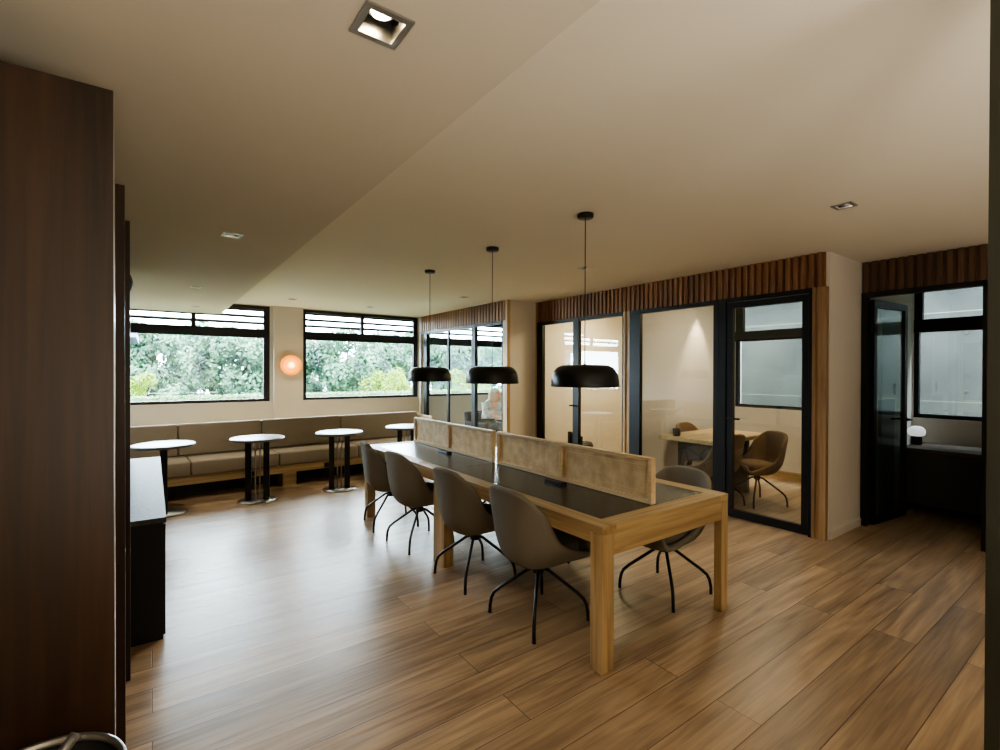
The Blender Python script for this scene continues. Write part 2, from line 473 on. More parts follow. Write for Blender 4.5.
def side_window(name, y0, y1, mull_z, sash=0):
    z0, z1 = .98, 2.56; a, b = XR+.02, XR+.09
    f = MB()
    f.box((a, y0, z0), (b, y1, z0+.045)); f.box((a, y0, z1-.05), (b, y1, z1))
    f.box((a, y0, z0), (b, y0+.045, z1)); f.box((a, y1-.045, z0), (b, y1, z1))
    f.box((a-.015, y0, 1.98), (b, y1, 2.13))
    if sash: f.box((a, y0+.045, 2.13), (b, y0+.045+sash, z1)).box((a, y1-.045-sash, 2.13), (b, y1-.045, z1))
    r = struct(name, f, M['black'])
    MB().box((XR+.05, y0+.045, z0+.045), (XR+.056, y1-.045, 1.98)).build('window_pane', M['wglass'], r)
    MB().box((XR+.05, y0+.045, 2.13), (XR+.056, y1-.045, z1-.05)).build('upper_pane', M['wglass'], r)
side_window('window_4', 2.45, 3.91, 1, .07)
side_window('window_5', .55, 1.755, 1, .03)

# ------------------------------------------------------------ glazed partitions
FT = 2.275
def post(mb, x, y0, y1, z0=0, z1=FT, d=.035): mb.box((x-d, y0, z0), (x+d*.6, y1, z1))
# meeting room front: window_6 fixed pane; door_1 leaf
f = MB()
post(f, XG, 3.80, 3.955); post(f, XG, 2.785, 2.84)
f.box((XG-.03, 2.84, 0), (XG+.02, 3.80, .045)).box((XG-.03, 2.84, FT-.05), (XG+.02, 3.80, FT))
r = struct('window_6', f, M['black'])
MB().box((XG-.004, 2.84, .045), (XG+.004, 3.80, FT-.05)).build('glass_panel', M['glass'], r)
f = MB()
post(f, XG, 2.70, 2.78, d=.04); f.box((XG-.035, 1.89, FT-.045), (XG+.02, 2.70, FT))
f.box((XG-.035, 1.885, 0), (XG+.02, 1.915, FT-.045))
r = struct('door_frame_1', f, M['black']); r.name = 'door_1'
d = MB()
d.box((XG-.03, 2.63, .012), (XG+.015, 2.695, FT-.05)); d.box((XG-.03, 1.92, .012), (XG+.015, 1.975, FT-.05))
d.box((XG-.03, 1.975, .012), (XG+.015, 2.63, .09)); d.box((XG-.03, 1.975, FT-.11), (XG+.015, 2.63, FT-.05))
lf = d.build('door_leaf', M['black'], r)
MB().box((XG-.006, 1.975, .09), (XG+.002, 2.63, FT-.11)).build('door_glass', M['glass'], r)
MB().tube([(XG-.03, 2.66, 1.03), (XG-.075, 2.66, 1.03), (XG-.08, 2.645, 1.03), (XG-.08, 2.53, 1.03)], .010).build('door_handle', M['black'], r, True)
# second office front: window_7, window_8
f = MB()
post(f, XG, 5.62, 5.75); f.box((XG-.03, 4.96, 0), (XG+.02, 5.62, .045)).box((XG-.03, 4.96, FT-.05), (XG+.02, 5.62, FT)); post(f, XG, 4.85, 4.96)
r = struct('window_7', f, M['black'])
MB().box((XG-.004, 4.96, .045), (XG+.004, 5.62, FT-.05)).build('glass_panel', M['glass'], r)
f = MB()
f.box((XG-.03, 4.06, 0), (XG+.02, 4.85, .045)).box((XG-.03, 4.06, FT-.05), (XG+.02, 4.85, FT)).box((XG-.02, 4.06, .045), (XG+.02, 4.085, FT-.05))
r = struct('window_8', f, M['black'])
MB().box((XG-.004, 4.085, .045), (XG+.004, 4.85, FT-.05)).build('glass_panel', M['glass'], r)
MB().tube([(XG-.01, 4.90, 1.03), (XG-.07, 4.90, 1.03), (XG-.07, 4.99, 1.03)], .010).build('door_handle', M['black'], r, True)
struct('trim_7', MB().box((XG-.02, 5.75, 0), (XG+.02, 5.80, C-.002)), M['oakZ'])
# far office front: window_9
f = MB()
post(f, XF, 8.38, 8.50, z1=2.285); post(f, XF, 6.66, 6.77, z1=2.285); post(f, XF, 7.55, 7.60, z1=2.285, d=.02); post(f, XF, 5.90, 5.93, z1=2.285, d=.02)
f.box((XF-.03, 5.93, 0), (XF+.02, 8.64, .045)).box((XF-.03, 5.93, 2.235), (XF+.02, 8.64, 2.285))
r = struct('window_9', f, M['black'])
g = MB()
for a, b in ((5.93, 6.66), (6.77, 7.55), (7.60, 8.38), (8.50, 8.64)): g.box((XF-.004, a, .045), (XF+.004, b, 2.235))
g.build('glass_panel', M['glass'], r)
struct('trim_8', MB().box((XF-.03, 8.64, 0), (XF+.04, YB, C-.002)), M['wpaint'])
# alcove front frame and open door
f = MB()
f.box((XA-.03, 1.715, 0), (XA+.03, 1.765, 2.285)); f.box((XA-.03, .90, 2.24), (XA+.03, 1.715, 2.288)); f.box((XA-.03, .875, 0), (XA+.03, .91, 2.285))
r = struct('door_2', f, M['black'])
lf = thing('door_leaf', None, None, (XA+.045, 1.70, 0), math.radians(-7)); lf.parent = r
L = .70
d = MB()
d.box((0, -.02, .012), (.055, .02, 2.22)); d.box((L-.055, -.02, .012), (L, .02, 2.22)); d.box((.055, -.02, .012), (L-.055, .02, .08)); d.box((.055, -.02, 2.15), (L-.055, .02, 2.22))
d.build('leaf_frame', M['black'], lf)
MB().box((.055, -.004, .08), (L-.055, .004, 2.15)).build('door_glass', M['doorglass'], lf)
MB().tube([(L-.03, -.02, 1.02), (L-.03, -.07, 1.02), (L-.13, -.07, 1.02)], .010).tube([(L-.03, .02, 1.02), (L-.03, .06, 1.02), (L-.13, .06, 1.02)], .010).build('door_handle', M['black'], lf, True)
MB().cyl(-.012, 0, .20, .30, .012).cyl(-.012, 0, 1.9, 2.0, .012).build('hinge', M['black'], lf)

# narrow near post at right in two tones, upper part darker
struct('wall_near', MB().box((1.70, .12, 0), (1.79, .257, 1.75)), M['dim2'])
struct('wall_near_upper', MB().box((1.70, .12, 1.75), (1.79, .260, C)), M['dim'])
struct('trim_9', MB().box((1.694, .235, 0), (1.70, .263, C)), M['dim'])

# ------------------------------------------------------------ downlights
def downlight(x, y, z, hs, big, label, group):
    t = thing('recessed_downlight', label, 'downlight', (x, y, z), 0, group)
    f = MB(); o = hs+.012
    f.box((-o, -o, -.006), (o, -hs+.006, .002)).box((-o, hs-.006, -.006), (o, o, .002)).box((-o, -hs+.006, -.006), (-hs+.006, hs-.006, .002)).box((hs-.006, -hs+.006, -.006), (o, hs-.006, .002))
    f.build('rim', M['steel'], t)
    h = MB()
    h.box((-hs, -hs, .002), (-hs+.003, hs, .09)).box((hs-.003, -hs, .002), (hs, hs, .09)).box((-hs+.003, -hs, .002), (hs-.003, -hs+.003, .09)).box((-hs+.003, hs-.003, .002), (hs-.003, hs, .09)).box((-hs, -hs, .09), (hs, hs, .095))
    h.build('housing', M['steel'] if big else M['black'], t)
    MB().lathe([(.6*hs, .035), (.62*hs, .03), (.7*hs, .05), (.55*hs, .0899), (0, .0899)], 24).build('lamp_holder', M['black'], t, True)
    MB().lathe([(0, .024), (.3*hs, .026), (.52*hs, .032), (.58*hs, .040), (0, .041)], 24).build('lamp', M['lamp'] if big else M['lampdim'], t, True)
    return t
lab_s = ['large lit square downlight with steel rim in lowered ceiling nearest the camera',
         'small downlight in lowered ceiling, second from the camera', 'small downlight in lowered ceiling, third from the camera',
         'small downlight in lowered ceiling close to the left window', 'downlight in lowered ceiling behind the camera']
for (x, y, hs, big), lb in zip(soffit_lights, lab_s): downlight(x, y, SOF, hs, big, lb, 'downlights in the lowered ceiling')
lab_m = ['small ceiling downlight in front of the pillar with the amber sconce', 'small ceiling downlight in front of the right window',
         'small ceiling downlight near the glazed office where the person sits', 'small ceiling downlight behind the nearest pendant cord',
         'small lit ceiling downlight at right near the dark alcove', 'ceiling downlight behind the camera at right']
for (x, y, hs), lb in zip(main_lights, lab_m): downlight(x, y, C, hs, False, lb, 'downlights in the main ceiling')

# ------------------------------------------------------------ pendants
def pendant():
    t = thing('pendant_lamp', '', 'pendant lamp', (0, 0, C), 0, 'black dome pendants over the long table')
    MB().lathe([(0, -.028), (.052, -.028), (.056, -.02), (.056, -.001), (0, -.001)], 40).build('ceiling_canopy', M['pend'], t, True)
    MB().tube([(0, 0, -.027), (0, 0, -1.035)], .0032, 8).build('cord', M['blackp'], t)
    zb = 1.402-C
    pr = [(.212, 0), (.232, 0), (.234, .006), (.232, .04), (.226, .075), (.212, .108), (.19, .132), (.165, .145), (.14, .149), (.05, .151), (.012, .152), (.010, .160), (0, .160)]
    s = MB().lathe([(r, z+zb) for r, z in pr]+[], 64)
    s.lathe([(.212, zb), (.222, .04+zb), (.216, .072+zb), (.202, .104+zb), (.182, .124+zb), (.14, .137+zb), (0, .139+zb)], 64)
    s.build('shade', M['pend'], t, True)
    MB().lathe([(.115, .105+zb), (.115, .099+zb), (0, .099+zb)], 40).build('diffuser', M['opal'], t, True)
    return t
pspots = [(2.42, 2.35), (2.42, 3.465), (2.42, 4.635)]
plabs = ['black dome pendant lamp over the near end of the long table', 'middle black dome pendant lamp of the three over the long table', 'black dome pendant lamp over the far end of the long table']
pp = pendant(); pp.location = (*pspots[0], C); pp['label'] = plabs[0]
for (x, y), lb in list(zip(pspots, plabs))[1:]: dup(pp, (x, y, C), 0, lb)

# ------------------------------------------------------------ long table
TX0, TX1, TY0, TY1, TZ = 1.80, 2.965, 1.625, 4.90, .735
t = thing('communal_table', 'long oak communal table with dark inset top and thick square legs', 'table', ((TX0+TX1)/2, (TY0+TY1)/2, 0))
ox, oy = -(TX0+TX1)/2, -(TY0+TY1)/2
def T(p): return (p[0]+ox, p[1]+oy, p[2])
def tbox(mb, a, b, **k): return mb.box(T(a), T(b), **k)
b = MB(); fw = .105
tbox(b, (TX0, TY0, TZ-.04), (TX0+fw, TY1, TZ), bevel=.003); b.build('side_border', M['oakY'], t); b = MB(); tbox(b, (TX1-fw, TY0, TZ-.04), (TX1, TY1, TZ), bevel=.003)
b.build('side_border', M['oakY'], t)
b = MB()
tbox(b, (TX0+fw, TY0, TZ-.04), (TX1-fw, TY0+fw, TZ), bevel=.003); b.build('end_border', M['oakX'], t)
b = MB(); tbox(b, (TX0+fw, TY1-fw, TZ-.04), (TX1-fw, TY1, TZ), bevel=.003); b.build('end_border', M['oakX'], t)
b = MB(); tbox(b, (TX0+fw+.001, TY0+fw+.001, TZ-.03), (TX1-fw-.001, 3.308, TZ-.002)); tbox(b, (TX0+fw+.001, 3.312, TZ-.03), (TX1-fw-.001, TY1-fw-.001, TZ-.002))
b.build('inset_top', M['inlay'], t)
lw = .095
for (x, y, wx, wy) in ((TX0, TY0, .088, .082), (TX1-.075, TY0, .075, .052), (TX0, TY1-.082, .088, .082), (TX1-.075, TY1-.052, .075, .052), (TX0+.005, 3.225, .088, .17), (TX1-.08, 3.225, .075, .17)):
    b = MB(); tbox(b, (x+.001, y+.001, 0), (x+wx, y+wy-.001, TZ-.041), bevel=.003); b.build('leg', M['oakZ'], t)
for y in (TY0+.002, TY1-.037):
    b = MB(); tbox(b, (TX0+.089, y, TZ-.155), (TX1-.076, y+.035, TZ-.041)); b.build('end_apron', M['oakX'], t)
for x in (TX0+.004, TX1-.034):
    b = MB(); tbox(b, (x, TY0+.083, TZ-.095), (x+.03, TY1-.083, TZ-.041)); b.build('side_apron', M['oakY'], t)

# screens
def screen(y0, y1, label):
    t = thing('desk_screen', label, 'desk screen', (2.36, (y0+y1)/2, TZ), 0, 'cane screens along the middle of the long table')
    h = (y1-y0)/2; H = .268; fr = .026
    b = MB()
    b.box((-.02, -h, 0), (.02, -h+fr, H), bevel=.003).box((-.02, h-fr, 0), (.02, h, H), bevel=.003)
    b.box((-.02, -h+fr, H-.022), (.02, h-fr, H), bevel=.002).box((-.02, -h+fr, .0), (.02, h-fr, .026), bevel=.002)
    b.box((-.02, -fr/2, .026), (.02, fr/2, H-.022))
    b.build('frame', M['oaklight'], t)
    for a, c in ((-h+fr, -fr/2), (fr/2, h-fr)):
        MB().box((-.002, a, .026), (.002, c, H-.022)).build('cane_panel', M['cane'], t)
        q = MB(); e = .030
        for xs in (-1, 1):
            q.box((xs*.003, a+e, .026+e), (xs*.006, a+e+.006, H-.022-e)).box((xs*.003, c-e-.006, .026+e), (xs*.006, c-e, H-.022-e))
            q.box((xs*.003, a+e+.006, .026+e), (xs*.006, c-e-.006, .026+e+.006)).box((xs*.003, a+e+.006, H-.028-e), (xs*.006, c-e-.006, H-.022-e))
        q.build('cane_binding', M['oaklight'], t)
    return t
screen(1.74, 3.285, 'near long cane-panelled oak screen on the long table')
screen(3.35, 4.86, 'far cane-panelled oak screen on the long table')

def socket(x, y, label):
    t = thing('power_socket', label, 'power socket', (x, y, TZ-.002), 0, 'black socket boxes on the long table')
    MB().box((-.028, -.085, 0), (.028, .085, .02), bevel=.004).build('socket_body', M['blackp'], t)
    for k in (-.052, 0, .052): MB().cyl(0, k, .020, .0215, .018, n=20).build('socket_outlet', M['desk'], t)
socket(2.26, 2.47, 'black socket box in front of the near cane screen')
socket(2.26, 4.02, 'black socket box in front of the far cane screen')

# ------------------------------------------------------------ tub chair with spider base
def lerp(a, b, t): return a+(b-a)*t
def make_chair(name, label, fab, group):
    t = thing(name, label, 'chair', (0, 0, 0), 0, group)
    # stations from seat front to back top: x, z, halfwidth, lift, wrap
    S = [(.243, .462, .180, .000, .00), (.258, .430, .200, .000, .00), (.245, .395, .215, .010, .00), (.20, .376, .230, .045, .00), (.14, .368, .238, .078, .00), (.05, .360, .247, .125, .00),
         (-.05, .356, .250, .165, .020), (-.13, .366, .252, .195, .070), (-.185, .405, .250, .200, .100), (-.212, .470, .247, .180, .105),
         (-.226, .560, .240, .135, .095), (-.236, .650, .228, .078, .075), (-.244, .735, .210, .028, .050), (-.250, .795, .182, -.002, .030), (-.254, .828, .135, -.012, .01)]
    N = 12
    bm = bmesh.new(); G = []
    for (x, z, hw, lift, wrap) in S:
        row = []
        for i in range(N+1):
            u = -1+2*i/N; a = abs(u)
            row.append(bm.verts.new((x+wrap*a**2.6, u*hw*(1-.05*a**4), z+lift*a**2.8)))
        G.append(row)
    for A, B in zip(G, G[1:]):
        for i in range(N): bm.faces.new((A[i], A[i+1], B[i+1], B[i]))
    bmesh.ops.recalc_face_normals(bm, faces=bm.faces[:])
    if sum(f.normal.z for f in bm.faces) < 0: bmesh.ops.reverse_faces(bm, faces=bm.faces[:])
    me = bpy.data.meshes.new('shell'); bm.to_mesh(me); bm.free()
    for p in me.polygons: p.use_smooth = True
    me.materials.append(fab)
    o = bpy.data.objects.new('shell', me); col.objects.link(o); o.parent = t
    s = o.modifiers.new('thick', 'SOLIDIFY'); s.thickness = .042; s.offset = -.6
    s = o.modifiers.new('sub', 'SUBSURF'); s.levels = 1; s.render_levels = 2
    # seat cushion
    bm = bmesh.new(); G = []
    K = 10
    for zi, (z, sc) in enumerate(((.385, .86), (.405, .97), (.440, 1.0), (.468, .96), (.482, .78))):
        row = []
        for k in range(28):
            a = 2*PI*k/28; c_, s_ = math.cos(a), math.sin(a)
            r = .205/((abs(c_)**3.2+abs(s_)**3.2)**(1/3.2))
            row.append(bm.verts.new((.025+r*c_*sc*.99, r*s_*sc, z+.006*(c_ if zi > 2 else 0))))
        G.append(row)
    for A, B in zip(G, G[1:]):
        for i in range(28): bm.faces.new((A[i], A[(i+1) % 28], B[(i+1) % 28], B[i]))
    c0 = bm.verts.new((.025, 0, .485)); c1 = bm.verts.new((.025, 0, .385))
    for i in range(28):
        bm.faces.new((G[-1][i], G[-1][(i+1) % 28], c0)); bm.faces.new((G[0][(i+1) % 28], G[0][i], c1))
    bmesh.ops.recalc_face_normals(bm, faces=bm.faces[:])
    me = bpy.data.meshes.new('seat_cushion'); bm.to_mesh(me); bm.free()
    for p in me.polygons: p.use_smooth = True
    me.materials.append(fab)
    o = bpy.data.objects.new('seat_cushion', me); col.objects.link(o); o.parent = t
    # base
    MB().cyl(0, 0, .30, .345, .03, .045, 24).cyl(0, 0, .275, .30, .034, .034, 24).build('swivel_hub', M['black'], t)
    for k in range(4):
        a = PI/4+k*PI/2; c_, s_ = math.cos(a), math.sin(a)
        pts = [(r*c_, r*s_, z) for r, z in ((.02, .300), (.06, .290), (.235, .165), (.275, .130), (.292, .095), (.300, .05), (.302, .0))]
        MB().tube(pts, .0105, 10).build('leg', M['black'], t, True)
    return t
CH = 'grey upholstered tub chairs around the long table'
ch = make_chair('tub_chair', 'grey tub chair on black spider legs, nearest on the left side of the long table', M['fabric'], CH)
ch.location = (1.925, 2.255, 0)
for x, y, rz, lb in [(1.925, 2.975, 0, 'grey tub chair, second nearest on the left side of the long table'),
                     (1.915, 3.85, .04, 'grey tub chair, third from the near end on the left side of the long table'),
                     (1.92, 4.50, -.16, 'grey tub chair, farthest on the left side of the long table'),
                     (2.86, 2.015, PI, 'grey tub chair at the right side of the long table behind the near screen end'),
                     (2.88, 2.95, PI-.05, 'grey tub chair mostly hidden behind the middle of the near cane screen'),
                     (2.88, 3.90, PI, 'grey tub chair hidden behind the near part of the far cane screen'),
                     (2.88, 4.52, PI, 'grey tub chair hidden behind the far end of the far cane screen')]:
    dup(ch, (x, y, 0), rz, lb)

# ------------------------------------------------------------ meeting room
ch2 = make_chair('meeting_chair', 'tan fabric swivel chair in front of meeting table behind the glass door', M['fabric2'], 'chairs around the meeting table')
ch2.location = (5.66, 2.76, 0); ch2.rotation_euler = (0, 0, PI*.86)
dup(ch2, (5.23, 3.02, 0), PI*.46, 'tan swivel chair at the left end of the meeting table, seen through the fixed pane')
dup(ch2, (5.9, 3.62, 0), -PI*.5, 'tan swivel chair between the meeting table and the lit wall')
MT = (5.65, 3.28)
t = thing('meeting_table', 'pale oak meeting table inside the glazed room', 'table', (*MT, 0))
MB().box((-.62, -.36, .69), (.62, .36, .74), bevel=.01).build('tabletop', M['oakX'], t)
for s_ in (-1, 1): MB().box((s_*.40-.03, -.22, 0), (s_*.40+.03, .22, .69), bevel=.005).build('leg', M['desk'], t)
t = thing('coffee_cup', 'small black cup standing on the left end of the meeting table', 'cup', (5.12, 3.45, .74))
MB().lathe([(0, 0), (.036, 0), (.044, .01), (.046, .09), (.041, .09), (.038, .012), (0, .012)], 28).build('cup_body', M['cup'], t, True)
MB().tube([(.043, 0, .075), (.068, 0, .07), (.072, 0, .045), (.042, 0, .025)], .005, 8).build('cup_handle', M['cup'], t, True)

# second office: black low stool
t = thing('low_stool', 'black low-backed stool behind the glass of the second office', 'stool', (5.22, 5.15, 0), -.6)
MB().lathe([(0, .36), (.16, .36), (.185, .38), (.19, .42), (.17, .45), (0, .455)], 36).build('seat', M['blackp'], t, True)
b = MB()
for k in range(9):
    a = PI*.55+k*PI*.9/8
    b.box((.17*math.cos(a)-.02, .17*math.sin(a)-.03, .40), (.17*math.cos(a)+.02, .17*math.sin(a)+.03, .61-.006*abs(k-4)**1.5), rz=0)
b.build('backrest', M['blackp'], t)
for k in range(4):
    a = PI/4+k*PI/2; MB().tube([(.11*math.cos(a), .11*math.sin(a), .37), (.19*math.cos(a), .19*math.sin(a), 0)], .011).build('leg', M['black'], t)

# ------------------------------------------------------------ far office: person seated in a dark armchair, small table
PX, PY, PR = 4.86, 7.02, math.radians(-80)
t = thing('office_armchair', 'dark grey armchair in which the person sits behind glass', 'armchair', (PX, PY, 0), PR)
MB().box((-.30, -.30, .22), (.30, .30, .44), bevel=.03).build('seat', M['trouser'], t, True)
MB().box((-.34, -.30, .22), (-.24, .30, .80), bevel=.03, ry=-.12).build('backrest', M['trouser'], t, True)
for s_ in (-1, 1): MB().box((-.28, s_*.28, .22), (.26, s_*.36, .64), bevel=.025).build('armrest', M['trouser'], t, True)
for sx in (-1, 1):
    for sy in (-1, 1): MB().cyl(sx*.25, sy*.25, 0, .225, .014, .02, 16).build('leg', M['black'], t)

def skin_mesh(name, verts, edges, radii, mat, parent, root=0, sub=2):
    me = bpy.data.meshes.new(name); me.from_pydata(verts, edges, []); me.materials.append(mat)
    o = bpy.data.objects.new(name, me); col.objects.link(o)
    sk = o.modifiers.new('skin', 'SKIN'); sk.use_smooth_shade = True
    for i, r in enumerate(radii):
        rr = r if isinstance(r, tuple) else (r, r)
        me.skin_vertices[0].data[i].radius = rr
    me.skin_vertices[0].data[root].use_root = True
    s = o.modifiers.new('sub', 'SUBSURF'); s.levels = 1; s.render_levels = sub
    o.parent = parent
    return o
p = thing('person', 'person with pale blonde hair and white patterned blouse seated in dark armchair, leaning forward', 'person', (PX, PY, .0), PR)
bv = [(-.08, 0, .54), (-.06, 0, .68), (-.02, 0, .84), (.04, 0, .95), (.08, 0, 1.0), (.115, 0, 1.03), (.145, 0, 1.08), (.14, 0, 1.14),
      (.04, .17, .93), (.10, .22, .80), (.31, .15, .75), (.04, -.17, .93), (.10, -.22, .80), (.31, -.15, .75),
      (.02, .10, .52), (.38, .11, .55), (.44, .11, .30), (.42, .11, .08), (.50, .11, .045),
      (.02, -.10, .52), (.38, -.11, .55), (.44, -.11, .30), (.42, -.11, .08), (.50, -.11, .045)]
be = [(0, 1), (1, 2), (2, 3), (3, 4), (4, 5), (5, 6), (6, 7), (3, 8), (8, 9), (9, 10), (3, 11), (11, 12), (12, 13),
      (0, 14), (14, 15), (15, 16), (16, 17), (17, 18), (0, 19), (19, 20), (20, 21), (21, 22), (22, 23)]
br = [(.10, .14), (.09, .125), (.10, .145), (.075, .11), .055, .06, (.085, .075), (.07, .065), .06, .043, .028, .06, .043, .028,
      .088, .062, .05, .035, .03, .088, .062, .05, .035, .03]
body = skin_mesh('body', bv, be, br, M['skin'], p)
# clothing: slightly larger copies of the same chains
skin_mesh('blouse', [bv[i] for i in (0, 1, 2, 3, 8, 9, 11, 12)]+[(.22, .18, .775), (.22, -.18, .775)],
          [(0, 1), (1, 2), (2, 3), (3, 4), (4, 5), (3, 6), (6, 7), (5, 8), (7, 9)],
          [(.11, .155), (.10, .14), (.115, .16), (.085, .13), .06, .048, .06, .048, .038, .038], M['blouse'], p)
skin_mesh('trousers', [bv[i] for i in (0, 14, 15, 16, 19, 20, 21)]+[(.425, .11, .12), (.425, -.11, .12)],
          [(0, 1), (1, 2), (2, 3), (0, 4), (4, 5), (5, 6), (3, 7), (6, 8)],
          [(.14, .17), .102, .076, .064, .102, .076, .064, .055, .055], M['trouser'], p)
h = MB()
h.lathe([(0, .118), (.05, .108), (.085, .075), (.098, .02), (.096, -.04), (.088, -.085), (.07, -.12), (.04, -.13), (0, -.12)], 28, (0, 0, 0),
        Matrix.Translation((.095, 0, 1.112)) @ Matrix.Rotation(.25, 4, 'Y') @ Matrix.Diagonal((.92, .98, 1, 1)))
hh = h.build('hair', M['hair'], p, True)
f = MB()
f.lathe([(0, .1), (.05, .085), (.072, .04), (.074, -.01), (.062, -.06), (.035, -.098), (0, -.105)], 28, (0, 0, 0),
        Matrix.Translation((.172, 0, 1.082)) @ Matrix.Rotation(.35, 4, 'Y') @ Matrix.Diagonal((.85, .95, 1, 1)))
f.lathe([(0, .03), (.011, -.005), (.014, -.018), (0, -.024)], 12, (.237, 0, 1.067))
f.build('face', M['skin'], p, True)
e = MB()
for s_ in (-1, 1): e.lathe([(0, .008), (.008, 0), (0, -.008)], 12, (.230, s_*.028, 1.086))
e.box((.214, -.02, 1.018), (.220, .02, 1.023)); e.build('eyes_and_mouth', M['desk'], p)
for s_ in (-1, 1):
    hd = MB(); hx, hy, hz = .31, s_*.15, .75
    hd.lathe([(0, .045), (.03, .03), (.036, 0), (.028, -.035), (0, -.045)], 16, (0, 0, 0), Matrix.Translation((hx+.035, hy, hz)) @ Matrix.Rotation(PI/2, 4, 'Y') @ Matrix.Diagonal((.5, 1, 1, 1)))
    for k, ln in enumerate((.055, .065, .06, .045)):
        y = hy+(k-1.5)*.018
        hd.tube([(hx+.06, y, hz), (hx+.06+ln*.6, y, hz-.004), (hx+.06+ln, y, hz-.025)], .008, 8, .006)
    hd.tube([(hx+.02, hy-s_*.028, hz), (hx+.05, hy-s_*.05, hz-.005), (hx+.075, hy-s_*.052, hz-.015)], .009, 8, .007)
    hd.build('hand', M['skin'], p, True)
t = thing('office_desk', 'pale desk in front of the seated person in the far office', 'desk', (6.0, 6.95, 0), 0)
MB().box((-.28, -.5, .69), (.28, .5, .72), bevel=.005).build('desktop', M['stone'], t)
for sx in (-1, 1):
    for sy in (-1, 1): MB().box((sx*.24-.02, sy*.45-.02, 0), (sx*.24+.02, sy*.45+.02, .69)).build('leg', M['white'], t)

# ------------------------------------------------------------ bench
BR = math.radians(3.2)
t = thing('banquette_bench', 'long beige upholstered banquette bench with oak base below the windows', 'bench', (.2, 6.64, 0), BR)
x0, x1 = -.82, 3.42
seams_b = [x0, .09, 1.03, 2.12, x1]; seams_s = [x0, .17, 1.14, 2.20, x1]
for a, b_ in zip(seams_s, seams_s[1:]):
    MB().box((a+.003, .0, .275), (b_-.003, .53, .45), bevel=.025).build('seat_cushion', M['bench'], t, True)
for a, b_ in zip(seams_b, seams_b[1:]):
    MB().box((a+.003, .47, .452), (b_-.003, .60, .845), bevel=.022, rx=-.05).build('back_cushion', M['bench'], t, True)
MB().box((x0, .02, .18), (x1, .60, .274)).build('oak_base', M['oakX'], t)
MB().box((x0, .605, .0), (x1, .64, .80)).build('back_board', M['oakX'], t)
MB().box((x0, .36, .0), (x1, .40, .18)).build('plinth', M['blackp'], t)
for xx in (1.19, 2.9): MB().box((xx, .04, 0), (xx+.17, .36, .18)).build('support_block', M['oakX'], t)
for xx in (.74, 1.72): MB().box((xx, .012, .19), (xx+.13, .0205, .25)).build('socket_plate', M['blackp'], t)
MB().box((x1+.002, .02, 0), (x1+.022, .64, .80)).build('end_panel', M['oakZ'], t)

# ------------------------------------------------------------ round tables
def round_table():
    t = thing('round_table', '', 'table', (0, 0, 0), 0, 'small round tables along the bench')
    MB().lathe([(0, .705), (.27, .705), (.287, .712), (.291, .722), (.287, .732), (.276, .735), (0, .735)], 64).build('tabletop', M['stone'], t, True)
    MB().lathe([(0, 0), (.205, 0), (.208, .004), (.205, .010), (0, .012)], 56).build('base_plate', M['steel'], t, True)
    for s_ in (-1, 1):
        MB().box((s_*.095-.032, -.032, .011), (s_*.095+.032, .032, .704), bevel=.003).build('post', M['black'], t)
    for s_ in (-1, 1): MB().cyl(s_*.024, .0, .011, .704, .008, n=14).build('steel_rod', M['steel'], t)
    MB().box((-.17, -.05, .690), (.17, .05, .7045)).build('top_bracket', M['black'], t)
    return t
rt = round_table(); rl = ['round pale-topped pedestal table beside the dark counter at far left', 'round pale-topped pedestal table in front of the bench, second from the left',
      'round pale-topped pedestal table in front of the bench, third from the left', 'round pale-topped pedestal table just beyond the far end of the long table']
rs = [(.10, 6.20), (1.0, 6.21), (1.95, 6.21), (2.93, 6.32)]
rt.location = (*rs[0], 0); rt['label'] = rl[0]; rt.rotation_euler = (0, 0, PI/2)
for (x, y), lb in list(zip(rs, rl))[1:]: dup(rt, (x, y, 0), -.25, lb)

# ------------------------------------------------------------ wall sconce
t = thing('wall_sconce', 'round amber glowing wall sconce on the pillar between the windows', 'wall lamp', (1.89, YB-.07, 1.61))
RX = Matrix.Rotation(PI/2, 4, 'X')
MB().lathe([(0, 0), (.06, 0), (.06, .03), (0, .03)], 40, mat=RX).build('wall_plate', M['steel'], t, True)
MB().lathe([(.05, .03), (.13, .045), (.165, .07), (.17, .08), (.16, .085), (.10, .07), (.055, .062)], 56, mat=RX).build('amber_disc', M['amber'], t, True)
MB().lathe([(0, .13), (.035, .12), (.062, .09), (.062, .06), (.03, .035), (0, .035)], 40, mat=RX).build('globe', M['ambercore'], t, True)

# ------------------------------------------------------------ left side joinery
struct_panel = thing('tall_cabinet', 'tall dark-stained wooden cabinet end filling the left foreground', 'cabinet', (-.4, 1.64, 0))
def tc(a, b): return (a[0]+.4, a[1]-1.64, a[2]), (b[0]+.4, b[1]-1.64, b[2])
MB().box(*tc((-.79, 1.60, 0), (-.08, 1.64, 2.225))).build('end_panel', M['dark_wood'], struct_panel)
MB().box(*tc((-.79, 1.641, .0), (-.15, 3.24, 2.19))).build('carcass', M['dark_wood'], struct_panel)
MB().box(*tc((-.1495, 1.66, .08), (-.128, 2.37, 2.18))).build('door', M['dark_wood'], struct_panel)
MB().box(*tc((-.1495, 2.42, .08), (-.128, 2.92, 2.18))).build('door', M['dark_wood'], struct_panel)
for y in (2.385, 2.935): MB().box(*tc((-.15, y, .0), (-.085, y+.022, 2.225))).build('fin', M['dark_wood'], struct_panel)
MB().box(*tc((-.0798, 1.602, 0), (-.0785, 1.638, 2.22))).build('edge_strip', M['steel'], struct_panel)
wc = thing('wall_cabinet', 'dark wooden cabinet standing on the black counter behind the left panel', 'cabinet', (-.4, 3.3, .686))
